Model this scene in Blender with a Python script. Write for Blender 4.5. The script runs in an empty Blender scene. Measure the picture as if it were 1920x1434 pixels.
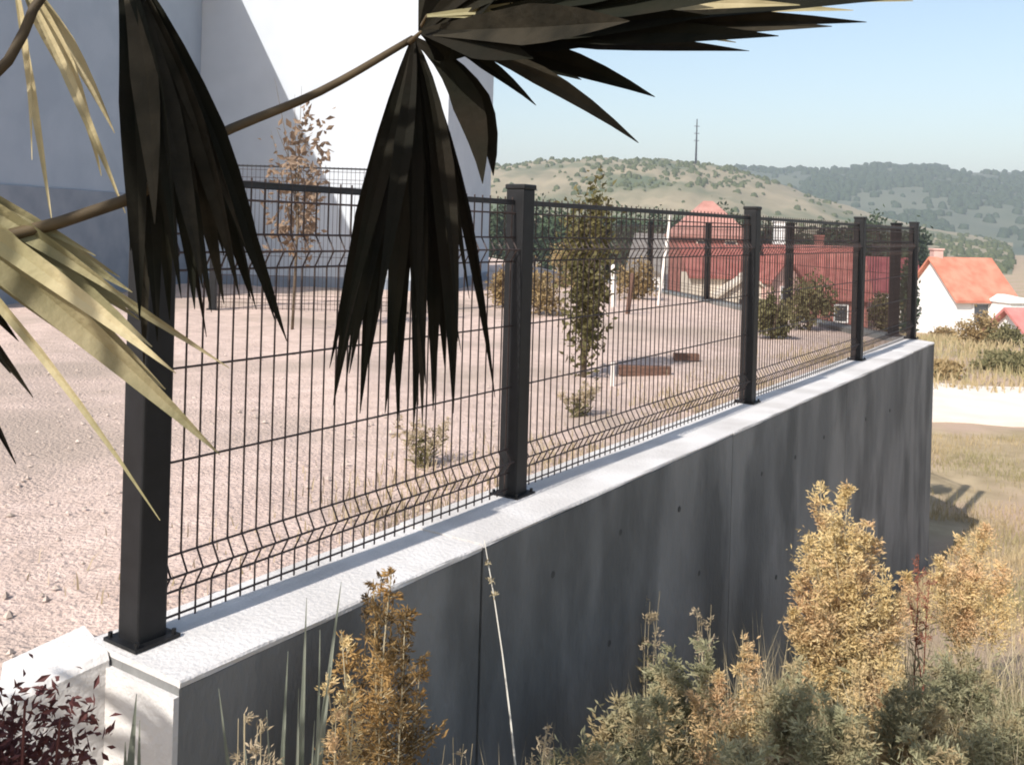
import bpy, math, random
import numpy as np
from mathutils import Vector, Matrix

R = math.radians
scn = bpy.context.scene
COL = scn.collection

# ------------------------------------------------------------------ camera
EYE = 1.01            # metres above the top of the retaining wall (z = 0)
FPX = 1800.0          # focal length in photo pixels (1920 wide)
ROLL = R(1.6)
HY = 425.0            # photo row of the horizon at the centre column
cam_d = bpy.data.cameras.new("camera")
cam_d.sensor_width = 36.0
cam_d.sensor_fit = 'HORIZONTAL'
cam_d.lens = FPX / 1920 * 36
cam_d.shift_y = -(717 - HY) / 1920
cam_d.clip_start = 0.05
cam_d.clip_end = 6000
cam = bpy.data.objects.new("camera", cam_d)
COL.objects.link(cam)
rt = Vector((math.cos(ROLL), 0, math.sin(ROLL)))
up = Vector((-math.sin(ROLL), 0, math.cos(ROLL)))
m = Matrix.Identity(4)
m.col[0][:3] = rt
m.col[1][:3] = up
m.col[2][:3] = (0, -1, 0)
m.col[3][:3] = (0, 0, EYE)
cam.matrix_world = m
scn.camera = cam

# ------------------------------------------------------------------ light
TH = R(33.7)                                  # bearing of the wall
A = Vector((math.sin(TH), math.cos(TH), 0))   # along the wall, away
N = Vector((math.cos(TH), -math.sin(TH), 0))  # out of the wall, to the slope
SUN_EL = R(41)
SUN_IN = R(2.2)
hz = -(A * math.cos(SUN_IN)) - N * math.sin(SUN_IN)
to_sun = (hz * math.cos(SUN_EL) + Vector((0, 0, math.sin(SUN_EL)))).normalized()
world = bpy.data.worlds.new("World")
scn.world = world
world.use_nodes = True
nt = world.node_tree
bg = nt.nodes["Background"]
sky = nt.nodes.new("ShaderNodeTexSky")
sky.sky_type = 'NISHITA'
sky.sun_disc = False
sky.sun_elevation = SUN_EL
sky.sun_rotation = math.atan2(to_sun.x, to_sun.y)
sky.air_density = 1.25
sky.dust_density = 1.5
sky.ozone_density = 1.0
nt.links.new(sky.outputs[0], bg.inputs[0])
bg.inputs[1].default_value = 0.138
sun_d = bpy.data.lights.new("sun", 'SUN')
sun_d.energy = 5.0
sun_d.angle = R(0.53)
sun_d.color = (1.0, 0.955, 0.90)
sun = bpy.data.objects.new("sun", sun_d)
COL.objects.link(sun)
sun.rotation_euler = to_sun.to_track_quat('Z', 'Y').to_euler()
sun.location = (-6, -8, 12)
vs = scn.view_settings
vs.view_transform = 'Standard'
vs.look = 'None'
vs.gamma = 1.0
vs.exposure = 0.40
vs.use_curve_mapping = False
scn.render.engine = 'CYCLES'
scn.cycles.use_denoising = True
scn.cycles.max_bounces = 8
scn.cycles.transparent_max_bounces = 8
scn.cycles.filter_width = 1.9


def P(px, py, Y):
    """photo pixel + distance ahead of the camera -> world point"""
    x = px - 960
    y = HY - py
    c, s = math.cos(ROLL), math.sin(ROLL)
    return Vector(((c * x - s * y) / FPX * Y, Y, EYE + (s * x + c * y) / FPX * Y))


W0 = Vector((0.03, 3.63, 0))


def W(s, n, z):
    """point in the frame of the retaining wall"""
    v = W0 + A * s + N * n
    return Vector((v.x, v.y, z))


# ------------------------------------------------------------------ materials
MATS = {}


def mat(name, c1, c2=None, scale=6.0, rough=0.85, bump=0.0, bscale=None, c3=None, scale3=1.2, transl=0.0,
        stretch=(1, 1, 1), detail=6, spec=0.3, metallic=0.0, sharp=0.0, vary=0.0, coord='Object'):
    """noise-mixed colours with optional large patches, relief and leaf translucency"""
    if name in MATS:
        return MATS[name]
    mt = bpy.data.materials.new(name)
    mt.use_nodes = True
    t = mt.node_tree
    b = t.nodes["Principled BSDF"]
    out = t.nodes["Material Output"]
    tc = t.nodes.new("ShaderNodeTexCoord")
    mp = t.nodes.new("ShaderNodeMapping")
    mp.inputs["Scale"].default_value = stretch
    t.links.new(tc.outputs[coord], mp.inputs[0])
    col = None
    if c2 is None:
        c2 = tuple(min(1, v * 1.25) for v in c1)
    nz = t.nodes.new("ShaderNodeTexNoise")
    nz.inputs["Scale"].default_value = scale
    nz.inputs["Detail"].default_value = detail
    t.links.new(mp.outputs[0], nz.inputs[0])
    rp = t.nodes.new("ShaderNodeValToRGB")
    e = rp.color_ramp.elements
    e[0].position = 0.35 + sharp
    e[1].position = 0.65 - sharp
    e[0].color = (*c1, 1)
    e[1].color = (*c2, 1)
    t.links.new(nz.outputs[0], rp.inputs[0])
    col = rp.outputs[0]
    if c3 is not None:
        n3 = t.nodes.new("ShaderNodeTexNoise")
        n3.inputs["Scale"].default_value = scale3
        n3.inputs["Detail"].default_value = 5
        t.links.new(mp.outputs[0], n3.inputs[0])
        r3 = t.nodes.new("ShaderNodeValToRGB")
        r3.color_ramp.elements[0].position = 0.47
        r3.color_ramp.elements[1].position = 0.62
        t.links.new(n3.outputs[0], r3.inputs[0])
        mx = t.nodes.new("ShaderNodeMix")
        mx.data_type = 'RGBA'
        t.links.new(r3.outputs[0], mx.inputs[0])
        t.links.new(col, mx.inputs[6])
        mx.inputs[7].default_value = (*c3, 1)
        col = mx.outputs[2]
    if vary:
        oi = t.nodes.new("ShaderNodeObjectInfo")
        mr = t.nodes.new("ShaderNodeMapRange")
        mr.inputs[3].default_value = 1 - vary
        mr.inputs[4].default_value = 1 + vary
        t.links.new(oi.outputs["Random"], mr.inputs[0])
        hs = t.nodes.new("ShaderNodeHueSaturation")
        t.links.new(mr.outputs[0], hs.inputs["Value"])
        t.links.new(col, hs.inputs["Color"])
        col = hs.outputs[0]
    t.links.new(col, b.inputs["Base Color"])
    b.inputs["Roughness"].default_value = rough
    b.inputs["Metallic"].default_value = metallic
    b.inputs["Specular IOR Level"].default_value = spec
    if bump:
        n2 = t.nodes.new("ShaderNodeTexNoise")
        n2.inputs["Scale"].default_value = bscale or scale * 4
        n2.inputs["Detail"].default_value = 8
        t.links.new(mp.outputs[0], n2.inputs[0])
        bp = t.nodes.new("ShaderNodeBump")
        bp.inputs["Strength"].default_value = bump
        bp.inputs["Distance"].default_value = 0.02
        t.links.new(n2.outputs[0], bp.inputs["Height"])
        t.links.new(bp.outputs[0], b.inputs["Normal"])
    if transl:
        tr = t.nodes.new("ShaderNodeBsdfTranslucent")
        t.links.new(col, tr.inputs[0])
        ms = t.nodes.new("ShaderNodeMixShader")
        ms.inputs[0].default_value = transl
        t.links.new(b.outputs[0], ms.inputs[1])
        t.links.new(tr.outputs[0], ms.inputs[2])
        t.links.new(ms.outputs[0], out.inputs[0])
    MATS[name] = mt
    return mt


M_conc_lit = mat("sunlit_concrete", (.56, .53, .50), (.64, .61, .58), 5.0, .9, .3, 70, c3=(.50, .47, .44), scale3=2)  # sunlight on wall top, end and wing put into a paler concrete
M_conc = mat("concrete", (.16, .16, .155), (.26, .254, .242), 2.6, .9, .5, 45, c3=(.12, .12, .115), scale3=2.2, stretch=(1, 1, .4), detail=12)  # mottled; the outer face's shade is put into the darker grey
M_joint = mat("joint_filler", (.05, .05, .05), (.08, .08, .075), 12)
M_gravel = mat("pink_gravel", (.50, .375, .31), (.62, .47, .395), 9, .95, .9, 55, c3=(.40, .31, .25), scale3=.55, detail=10)
M_stone = mat("pebble", (.34, .27, .22), (.55, .45, .38), 30, .9)
M_soil = mat("dry_grass_ground", (.30, .23, .135), (.42, .325, .20), 2.2, .95, .7, 30, c3=(.42, .30, .22), scale3=.35, detail=10)
M_black = mat("black_powder_coat", (.006, .006, .0065), (.010, .010, .011), 20, .55, .1, 300, spec=.3)
M_rail = mat("charcoal_coat", (.018, .018, .02), (.028, .028, .03), 20, .5)
M_wire = mat("coated_wire", (.035, .022, .018), (.06, .04, .035), 40, .55)
M_plate = mat("galvanised_plate", (.25, .27, .27), (.4, .42, .42), 40, .5, metallic=.5)
M_palm = mat("shaded_palm_leaf", (.006, .007, .004), (.013, .012, .007), 14, .8, .15, 60, c3=(.013, .010, .006), scale3=4, transl=.08, vary=.3, spec=.12)  # near black: the shade over these fronds is put into the leaf colour
M_palm2 = mat("brown_palm_leaf", (.016, .014, .009), (.036, .030, .020), 16, .8, .2, 60, transl=.1, vary=.35, spec=.12)  # browner leaflets, darkened for the same shade
M_palmdry = mat("dry_palm_leaf", (.34, .28, .15), (.50, .42, .25), 10, .7, .2, 60, c3=(.26, .23, .12), scale3=3, transl=.2, vary=.25)
M_petiole = mat("palm_petiole", (.05, .035, .018), (.10, .07, .035), 12, .7)
M_fibre = mat("palm_fibre", (.09, .055, .03), (.18, .12, .07), 25, .95, .8, 60)
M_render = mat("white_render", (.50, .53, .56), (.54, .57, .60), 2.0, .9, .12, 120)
M_wing = mat("shade_tinted_render", (.31, .36, .42), (.35, .40, .46), 2.0, .9, .12, 120)  # the wing's shade is put into a darker, bluer render
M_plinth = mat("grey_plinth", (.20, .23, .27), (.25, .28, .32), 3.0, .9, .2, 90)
M_eave = mat("eave_board", (.70, .70, .68), (.76, .76, .74), 5)
M_glass = mat("window_glass", (.03, .035, .04), (.05, .055, .06), 2, .12, spec=.6)
M_asph = mat("pale_concrete_road", (.66, .58, .49), (.74, .66, .57), 1.2, .9, .2, 40)
M_wood = mat("weathered_brown_board", (.10, .055, .04), (.16, .09, .065), 10, .85, .4, 40, stretch=(1, 1, 8))
M_whitewood = mat("white_stake_paint", (.68, .62, .56), (.78, .72, .66), 10, .7)
M_bark = mat("bark", (.10, .075, .05), (.17, .13, .09), 18, .95, .8, 50)
M_olive = mat("olive_foliage", (.075, .07, .025), (.15, .125, .05), 5, .7, transl=.25, vary=.15)
M_brownleaf = mat("brown_foliage", (.20, .135, .085), (.33, .24, .17), 6, .75, transl=.3)
M_conifer = mat("conifer_foliage", (.022, .038, .018), (.045, .065, .028), 1.2, .8, transl=.1, vary=.3)
M_fartree = mat("far_tree_foliage", (.05, .065, .03), (.10, .11, .05), .8, .8, transl=.1, vary=.3)
M_shrub = mat("shrub_foliage", (.11, .105, .045), (.21, .18, .085), 3, .75, transl=.25, vary=.15)
M_drybush = mat("dry_bush", (.24, .16, .07), (.38, .28, .14), 2, .8, transl=.25, vary=.15)
M_gold = mat("golden_plume", (.60, .44, .20), (.78, .62, .33), 9, .8, c3=(.66, .45, .25), scale3=5, transl=.3, vary=.1)
M_goldb = mat("brown_plume", (.30, .17, .055), (.52, .34, .14), 9, .8, c3=(.10, .06, .02), scale3=6, transl=.25)
M_seed = mat("dark_seed_head", (.07, .045, .02), (.14, .09, .04), 12, .85, transl=.1)
M_red = mat("rust_seed", (.22, .075, .05), (.36, .14, .085), 12, .8, transl=.2)
M_sage = mat("sage_leaf", (.22, .21, .115), (.35, .33, .20), 8, .75, c3=(.40, .31, .17), scale3=5, transl=.3, vary=.15)
M_maroon = mat("maroon_leaf", (.07, .022, .02), (.14, .05, .045), 9, .7, transl=.2)
M_greyleaf = mat("grey_green_blade", (.17, .185, .14), (.27, .28, .22), 9, .75, transl=.3)
M_straw = mat("straw_stem", (.36, .29, .17), (.52, .44, .29), 12, .8, transl=.15)
M_grass = mat("dry_grass_blade", (.38, .29, .15), (.54, .42, .25), .8, .8, c3=(.32, .28, .14), scale3=.5, transl=.25)
M_tan = mat("tan_grass_tuft", (.33, .26, .16), (.50, .40, .27), 6, .8, transl=.25)

# ------------------------------------------------------------------ mesh helpers


class MB:
    def __init__(self):
        self.v = []
        self.f = []

    def add(self, verts, faces):
        o = len(self.v)
        self.v += [tuple(x) for x in verts]
        self.f += [tuple(i + o for i in q) for q in faces]
        return self

    def box(self, c, ax, ay, az, hx, hy, hz):
        c = Vector(c)
        vs_ = []
        for sx, sy, sz in ((-1, -1, -1), (1, -1, -1), (1, 1, -1), (-1, 1, -1), (-1, -1, 1), (1, -1, 1), (1, 1, 1), (-1, 1, 1)):
            vs_.append(c + ax * (sx * hx) + ay * (sy * hy) + az * (sz * hz))
        return self.add(vs_, [(0, 3, 2, 1), (4, 5, 6, 7), (0, 1, 5, 4), (1, 2, 6, 5), (2, 3, 7, 6), (3, 0, 4, 7)])

    def prism(self, poly, z0, z1):
        """poly: ccw list of xy"""
        n = len(poly)
        vs_ = [(p[0], p[1], z0) for p in poly] + [(p[0], p[1], z1) for p in poly]
        fs = [tuple(range(n - 1, -1, -1)), tuple(range(n, 2 * n))]
        for i in range(n):
            j = (i + 1) % n
            fs.append((i, j, n + j, n + i))
        return self.add(vs_, fs)

    def tube(self, pts, rad, n=6, cap=True):
        pts = [Vector(p) for p in pts]
        if not isinstance(rad, (list, tuple)):
            rad = [rad] * len(pts)
        vs_, fs = [], []
        for i, p in enumerate(pts):
            d = (pts[min(i + 1, len(pts) - 1)] - pts[max(i - 1, 0)])
            if d.length < 1e-9:
                d = Vector((0, 0, 1))
            d.normalize()
            u = d.cross(Vector((0.13, 0.97, 0.21)))
            if u.length < 1e-3:
                u = d.cross(Vector((1, 0, 0)))
            u.normalize()
            w = d.cross(u)
            for k in range(n):
                a = 2 * math.pi * k / n
                vs_.append(p + (u * math.cos(a) + w * math.sin(a)) * rad[i])
        for i in range(len(pts) - 1):
            for k in range(n):
                k2 = (k + 1) % n
                fs.append((i * n + k, i * n + k2, (i + 1) * n + k2, (i + 1) * n + k))
        if cap:
            fs.append(tuple(range(n - 1, -1, -1)))
            fs.append(tuple(range((len(pts) - 1) * n, len(pts) * n)))
        return self.add(vs_, fs)

    def mesh(self, name):
        me = bpy.data.meshes.new(name)
        me.from_pydata(self.v, [], self.f)
        me.update()
        return me

    def build(self, name, material, parent=None, smooth=False, **tags):
        return link(name, self.mesh(name), material, parent, smooth, **tags)


def link(name, me, material, parent=None, smooth=False, **tags):
    o = bpy.data.objects.new(name, me)
    COL.objects.link(o)
    if material and not me.materials:
        me.materials.append(material)
    if parent:
        o.parent = parent
        o.matrix_parent_inverse = parent_inv(parent)
    if smooth:
        me.polygons.foreach_set("use_smooth", [True] * len(me.polygons))
    for k, v in tags.items():
        o[k] = v
    return o


def world_of(o):
    mw = o.matrix_basis.copy()
    if o.parent:
        mw = world_of(o.parent) @ o.matrix_parent_inverse @ mw
    return mw


def parent_inv(p):
    return world_of(p).inverted()


def thing(name, label, cat, loc=(0, 0, 0), group=None):
    o = bpy.data.objects.new(name, None)
    o.empty_display_size = .2
    COL.objects.link(o)
    o.location = loc
    o["label"] = label
    o["category"] = cat
    if group:
        o["group"] = group
    return o


def cloud_arrays(C, size, rng, aspect=.45, bias=None, bend=.25, dirs=None):
    """leaf-sized bent blades at the points C: two quads each, pointed at the tip"""
    n = len(C)
    if dirs is None:
        d = rng.normal(size=(n, 3))
        if bias is not None:
            d = d + np.array(bias)
    else:
        d = dirs
    d = d / np.linalg.norm(d, axis=1)[:, None]
    r = rng.normal(size=(n, 3))
    s = np.cross(d, r)
    s /= np.linalg.norm(s, axis=1)[:, None] + 1e-9
    nn = np.cross(d, s)
    L = size * rng.uniform(.6, 1.35, (n, 1))
    w = L * aspect * .5
    p0 = C
    p1 = C + d * L * .5 + s * w + nn * L * bend * .3
    p2 = C + d * L * .5 - s * w + nn * L * bend * .3
    p3 = C + d * L - nn * L * bend * .2
    V = np.stack([p0, p1, p3, p2], 1).reshape(-1, 3)
    F = np.arange(4 * n).reshape(n, 4)
    return V, F


def cloud(name, C, size, material, parent=None, seed=0, tags=None, **kw):
    rng = np.random.default_rng(seed)
    V, F = cloud_arrays(np.asarray(C, float), size, rng, **kw)
    me = bpy.data.meshes.new(name)
    me.from_pydata(V.tolist(), [], F.tolist())
    me.update()
    return link(name, me, material, parent, **(tags or {}))


def blob_points(rng, n, centre, radii, clumps=14, spread=.33, shell=.35):
    """points gathered in clumps inside an ellipsoid"""
    centre = np.array(centre)
    radii = np.array(radii)
    cc = rng.normal(size=(clumps, 3))
    cc /= np.linalg.norm(cc, axis=1)[:, None]
    cc *= rng.uniform(shell, .9, (clumps, 1))
    k = rng.integers(0, clumps, n)
    sz = rng.uniform(.6, 1.3, clumps)[k][:, None]
    pts = cc[k] + rng.normal(size=(n, 3)) * spread * .55 * sz
    return centre + pts * radii


# ------------------------------------------------------------------ terrain
def smooth(t):
    t = min(1, max(0, t))
    return t * t * (3 - 2 * t)


def gz(x, y):
    """ground level outside the yard"""
    if y < 10:
        z = -.75 - .155 * max(y, -4)
    elif y < 23:
        z = -2.30 - .30 * (y - 10) / 13
    elif y < 80:
        z = -2.60 - 3.7 * smooth((y - 23) / 57)
    else:
        z = -6.3
    z += .04 * math.sin(x * 1.3 + 1) * math.sin(y * .9) + .02 * math.sin(x * 3.1) * math.sin(y * 2.7 + 2)
    if y < 20:
        z += .03 * (x - 2) * smooth((12 - y) / 10) * (1 if x > 2 else 0)
    return z


def axis(a, b, fine0, fine1, step, grow=1.25):
    pts = list(np.arange(fine0, fine1 + 1e-6, step))
    s = step
    p = fine1
    while p < b:
        s *= grow
        p += s
        pts.append(min(p, b))
    s = step
    p = fine0
    while p > a:
        s *= grow
        p -= s
        pts.insert(0, max(p, a))
    return pts


xs = axis(-2050, 2050, -6, 14, .4)
ys = axis(-290, 1790, -1, 30, .4)
mb = MB()
vv = [(x, y, gz(x, y)) for y in ys for x in xs]
ff = []
nx = len(xs)
for j in range(len(ys) - 1):
    for i in range(nx - 1):
        ff.append((j * nx + i, j * nx + i + 1, (j + 1) * nx + i + 1, (j + 1) * nx + i))
mb.add(vv, ff)
ground = mb.build("ground", M_soil, smooth=True, kind="structure")

# road beyond the corner of the wall
mb = MB()
rx0, rx1 = -2.0, 60.0
n = 60
rv = []
for i in range(n + 1):
    x = rx0 + (rx1 - rx0) * i / n
    ya = 18.2 + .035 * (x - 8)
    yb = 23.2 + .05 * (x - 8)
    for y in (ya, (ya + yb) / 2, yb):
        rv.append((x, y, gz(x, y) + .07))
for i in range(n + 1):
    x = rx0 + (rx1 - rx0) * i / n
    rv.append((x, 18.2 + .035 * (x - 8), gz(x, 18.2) - .15))
rf = []
for i in range(n):
    for k in range(2):
        rf.append((3 * i + k, 3 * i + 3 + k, 3 * i + 4 + k, 3 * i + 1 + k))
    b0 = 3 * (n + 1)
    rf.append((b0 + i, b0 + i + 1, 3 * i + 3, 3 * i))
mb.add(rv, rf)
mb.build("road", M_asph, kind="structure")

# ------------------------------------------------------------------ yard plateau
S0, S1 = -1.68, 7.05
N_IN, N_OUT = -.10, .245
FD = Vector((-.204, .979, 0)).normalized()      # bearing of the far fence
FN = Vector((FD.y, -FD.x, 0))
P5 = W(7.22, 0, 0)
WING0 = W(S0, N_IN, 0)
WD = Vector((-.76, -.65, 0)).normalized()
inner_corner = W(7.10, N_IN + .02, 0)
far_pt = P5 + FD * 24
wing_end = WING0 + WD * 3.2
poly = [WING0 + Vector((.08, .06, 0)), inner_corner, far_pt, Vector((-30, 34, 0)), Vector((-30, -2, 0)), wing_end]
# triangulated grid yard: fine sheet clipped by half-planes
import bmesh
bm = bmesh.new()
xs2 = axis(-30, 6, -8, 6, .25)
ys2 = axis(-3, 36, 0, 16, .25)
rng = np.random.default_rng(5)
grid = {}
for j, y in enumerate(ys2):
    for i, x in enumerate(xs2):
        z = -.045 + .012 * math.sin(2.1 * x + .4) * math.sin(1.7 * y) + .010 * math.sin(5.3 * x + 2 * y) + .006 * math.sin(11 * x - 7 * y)
        grid[i, j] = bm.verts.new((x, y, z))
for j in range(len(ys2) - 1):
    for i in range(len(xs2) - 1):
        bm.faces.new((grid[i, j], grid[i + 1, j], grid[i + 1, j + 1], grid[i, j + 1]))
cuts = [(W(0, N_IN + .015, 0), N), (P5 - FN * .05, FN), (WING0 + Vector((.05, .05, 0)), Vector((-WD.y, WD.x, 0))), (far_pt, Vector((.12, 1, 0)).normalized())]
for co, no in cuts:
    g = bm.verts[:] + bm.edges[:] + bm.faces[:]
    bmesh.ops.bisect_plane(bm, geom=g, plane_co=co, plane_no=no, clear_outer=True)
ret = bmesh.ops.extrude_edge_only(bm, edges=[e for e in bm.edges if e.is_boundary])
for v in ret["geom"]:
    if isinstance(v, bmesh.types.BMVert):
        v.co.z = -8
me = bpy.data.meshes.new("yard")
bm.to_mesh(me)
bm.free()
yard = link("yard", me, M_gravel, kind="structure")

# pebbles and clods
rng = np.random.default_rng(9)
mb = MB()
cnt = 0
while cnt < 1300:
    y = rng.uniform(2.0, 14) if cnt % 3 else rng.uniform(2.0, 6)
    x = rng.uniform(-.62 * y, .35 * y)
    v = Vector((x, y, 0))
    if (v - W(0, N_IN - .03, 0)).dot(N) > 0 or (v - WING0).dot(Vector((-WD.y, WD.x, 0))) > -.1:
        continue
    r = float(abs(rng.normal()) * .006 + .003)
    q = rng.uniform(.7, 1.3, 3) * r
    a = rng.uniform(0, 6.28)
    ca, sa = math.cos(a), math.sin(a)
    pts = [(1, 0, 0), (.3, .9, .1), (-.8, .5, 0), (-.7, -.6, .1), (.4, -.9, 0), (.1, .05, .8)]
    mb.add([(x + (ca * p[0] - sa * p[1]) * q[0], y + (sa * p[0] + ca * p[1]) * q[1], -.042 + p[2] * q[2]) for p in pts],
           [(0, 1, 5), (1, 2, 5), (2, 3, 5), (3, 4, 5), (4, 0, 5)])
    cnt += 1
mb.build("pebbles", M_stone, kind="stuff", label="small pebbles and clods strewn over the pink gravel yard", category="pebbles")

# ------------------------------------------------------------------ hills
def hill(name, dist0, dist1, prof, material, seed, rough=.06):
    """prof: list of (photo column, elevation slope); ridge at dist1"""
    rng = np.random.default_rng(seed)
    px = [p[0] for p in prof]
    el = [p[1] for p in prof]
    cols = np.linspace(px[0], px[-1], 220)
    rows = 46
    ph = rng.uniform(0, 6.28, 40)
    mb = MB()
    verts = []
    def top(u):
        return np.interp(u, px, el)
    for j in range(rows + 10):
        t = j / rows
        d = dist0 + (dist1 - dist0) * t
        for u in cols:
            tx = (u - 960) / FPX
            e = top(u)
            zt = e * dist1 + EYE + 6.3
            if t <= 1:
                h = zt * (smooth(t) * .65 + t * .35)
            else:
                h = zt * (1 - (t - 1) * 1.2)
            h += zt * rough * t * (math.sin(u * .021 + ph[0] + 6 * t) * math.sin(5 * t + ph[1]) + .5 * math.sin(u * .055 + ph[2] - 9 * t))
            h += zt * .012 * math.sin(u * .31 + ph[3] + 31 * t) * min(1, t * 3)
            verts.append((tx * d, d, -6.5 + h))
    nc = len(cols)
    faces = [(j * nc + i, j * nc + i + 1, (j + 1) * nc + i + 1, (j + 1) * nc + i) for j in range(rows + 9) for i in range(nc - 1)]
    mb.add(verts, faces)
    o = mb.build(name, material, smooth=True, kind="structure")
    return np.array(verts).reshape(rows + 10, nc, 3)


M_hillA = mat("tan_hillside", (.22, .19, .12), (.31, .255, .165), .05, .95, c3=(.10, .12, .065), scale3=.022, detail=12)
M_hillB = mat("wooded_hillside", (.055, .075, .05), (.095, .11, .065), .02, .95, c3=(.11, .12, .075), scale3=.008, detail=12)
HA = hill("near_hill", 190, 420, [(-900, .045), (300, .055), (800, .058), (950, .064), (1050, .071), (1180, .074), (1280, .073), (1380, .066), (1440, .055), (1560, .035), (1700, .015), (1900, -.002)], M_hillA, 3, .03)
HB = hill("far_hill", 480, 900, [(-900, .05), (600, .055), (1000, .06), (1300, .064), (1450, .066), (1600, .070), (1750, .073), (1850, .071), (1950, .066), (2300, .06), (3000, .05), (4200, .03)], M_hillB, 8, .025)


def hill_trees(name, H, n, size, material, seed, label, keep):
    rng = np.random.default_rng(seed)
    mb = MB()
    ico = [(.1, 0, .85)] + [(.8 * math.cos(a), .8 * math.sin(a), .5) for a in np.arange(0, 6.2, 1.257)] + [(1.05 * math.cos(a + .6), 1.05 * math.sin(a + .6), -.5) for a in np.arange(0, 6.2, 1.257)]
    fs = [(0, 1 + k, 1 + (k + 1) % 5) for k in range(5)]
    for k in range(5):
        fs += [(1 + k, 6 + k, 1 + (k + 1) % 5), (6 + k, 6 + (k + 1) % 5, 1 + (k + 1) % 5)]
    cnt = 0
    nr, nc, _ = H.shape
    while cnt < n:
        j = rng.integers(4, 47)
        i = rng.integers(0, nc - 1)
        p = H[j, i] + (H[j, i + 1] - H[j, i]) * rng.uniform(0, 1)
        nb = math.sin(p[0] * .021 + 1.3) * math.sin(p[1] * .017 + .6) + .6 * math.sin(p[0] * .05 - p[1] * .04)
        if nb < keep and rng.uniform() > .12:
            continue
        s = size * rng.uniform(.5, 1.4)
        a = rng.uniform(0, 6.28)
        mb.add([(p[0] + s * (v[0] * math.cos(a) - v[1] * math.sin(a)) * rng.uniform(.75, 1.25), p[1] + s * (v[0] * math.sin(a) + v[1] * math.cos(a)), p[2] + s * (v[2] + .35) * rng.uniform(.8, 1.2)) for v in ico], fs)
        cnt += 1
    mb.build(name, material, smooth=True, kind="stuff", label=label, category="woodland")


hill_trees("hillside_scrub", HA, 3200, .95, M_fartree, 21, "scattered scrub dotted over the tan hillside", .1)
hill_trees("hillside_woodland", HB, 15000, 3.0, M_conifer, 22, "dark woodland covering the distant ridge", -.15)

# mast on the ridge
b = P(1305, 300, 400)
t = thing("radio_mast", "thin lattice radio mast standing on the tan hill ridge", "mast", (b.x, b.y, b.z - 3))
mb = MB()
mb.tube([(b.x, b.y, b.z - 4), (b.x, b.y, b.z + 17)], [.55, .22], 5)
mb.build("mast_pole", M_rail, t)
mb = MB()
for k in range(3):
    mb.tube([(b.x - 1.1, b.y, b.z + 8 + 3 * k), (b.x + 1.1, b.y, b.z + 8 + 3 * k)], .12, 4)
mb.build("antenna_arm", M_rail, t)

# ------------------------------------------------------------------ retaining wall
wall = thing("concrete_retaining_wall", "long grey concrete retaining wall carrying the black mesh fence", "wall", W(S0, .07, -1.2))
Z = Vector((0, 0, 1))


def bevel_mesh(me, w=.006, seg=2):
    bm = bmesh.new()
    bm.from_mesh(me)
    bmesh.ops.bevel(bm, geom=bm.edges[:], offset=w, segments=seg, affect='EDGES', profile=.5)
    bm.to_mesh(me)
    bm.free()


def wall_panel(s0, s1, e0=0.0, e1=0.0, top0=0.0, top1=0.0, zt=-.014, zb=-3.4, pr=0.0, m_=None, name="wall_panel"):
    """one cast length with an uneven top arris; e: shear of the end from outer to inner face"""
    k = 14
    vs_, fs = [], []
    rows = []
    for i in range(k + 1):
        f = i / k
        row = []
        for (n_, z_, sh) in ((N_OUT + pr, zb, 0), (N_OUT + pr, zt - .005, 0), (N_OUT + pr - .005, zt, 0), (N_IN - pr + .005, zt, 1), (N_IN - pr, zt - .005, 1), (N_IN - pr, zb, 1)):
            s = s0 + (s1 - s0) * f + sh * (e0 * (1 - f) + e1 * f)
            wob = 0 if z_ < -1 else random.uniform(-.0022, .0022)
            v = W(s, n_ + wob, z_ + wob * .3 + (0 if z_ < -1 else top0 * (1 - f) + top1 * f))
            row.append(len(vs_))
            vs_.append(v)
        rows.append(row)
    for i in range(k):
        for q in range(6):
            q2 = (q + 1) % 6
            fs.append((rows[i][q], rows[i + 1][q], rows[i + 1][q2], rows[i][q2]))
    fs.append(tuple(reversed(rows[0])))
    fs.append(tuple(rows[-1]))
    mb = MB()
    mb.add(vs_, [tuple(reversed(f)) for f in fs])
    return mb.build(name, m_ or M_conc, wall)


random.seed(4)
J = [S0, -.54, 1.65, 3.84, 6.03, S1]
for i in range(5):
    g0 = 0 if i == 0 else .006
    g1 = 0 if i == 4 else .006
    t0, t1 = random.uniform(-.003, .003), random.uniform(-.003, .003)
    e1 = .28 if i == 4 else 0
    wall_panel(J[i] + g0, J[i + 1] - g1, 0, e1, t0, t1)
    wall_panel(J[i] + g0 * .5, J[i + 1] - g1 * .5, 0, e1, t0, t1, 0.0, -.013 + min(t0, t1), .0025, M_conc_lit, "sunlit_top")  # thin added slab, its pale colour carries the sunlight on the top
mb = MB()
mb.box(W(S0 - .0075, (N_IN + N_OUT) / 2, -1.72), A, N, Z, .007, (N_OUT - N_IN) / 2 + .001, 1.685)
mb.build("sunlit_end", M_conc_lit, wall, label="end face of the wall, sunlight put into its pale colour")  # thin added slab, pale to carry the sunlight on the end
for s in J[1:-1]:
    mb = MB()
    mb.box(W(s, (N_IN + N_OUT) / 2, -1.715), A, N, Z, .02, (N_OUT - N_IN) / 2 - .018, 1.69)
    mb.build("joint_filler", M_joint, wall)
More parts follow.
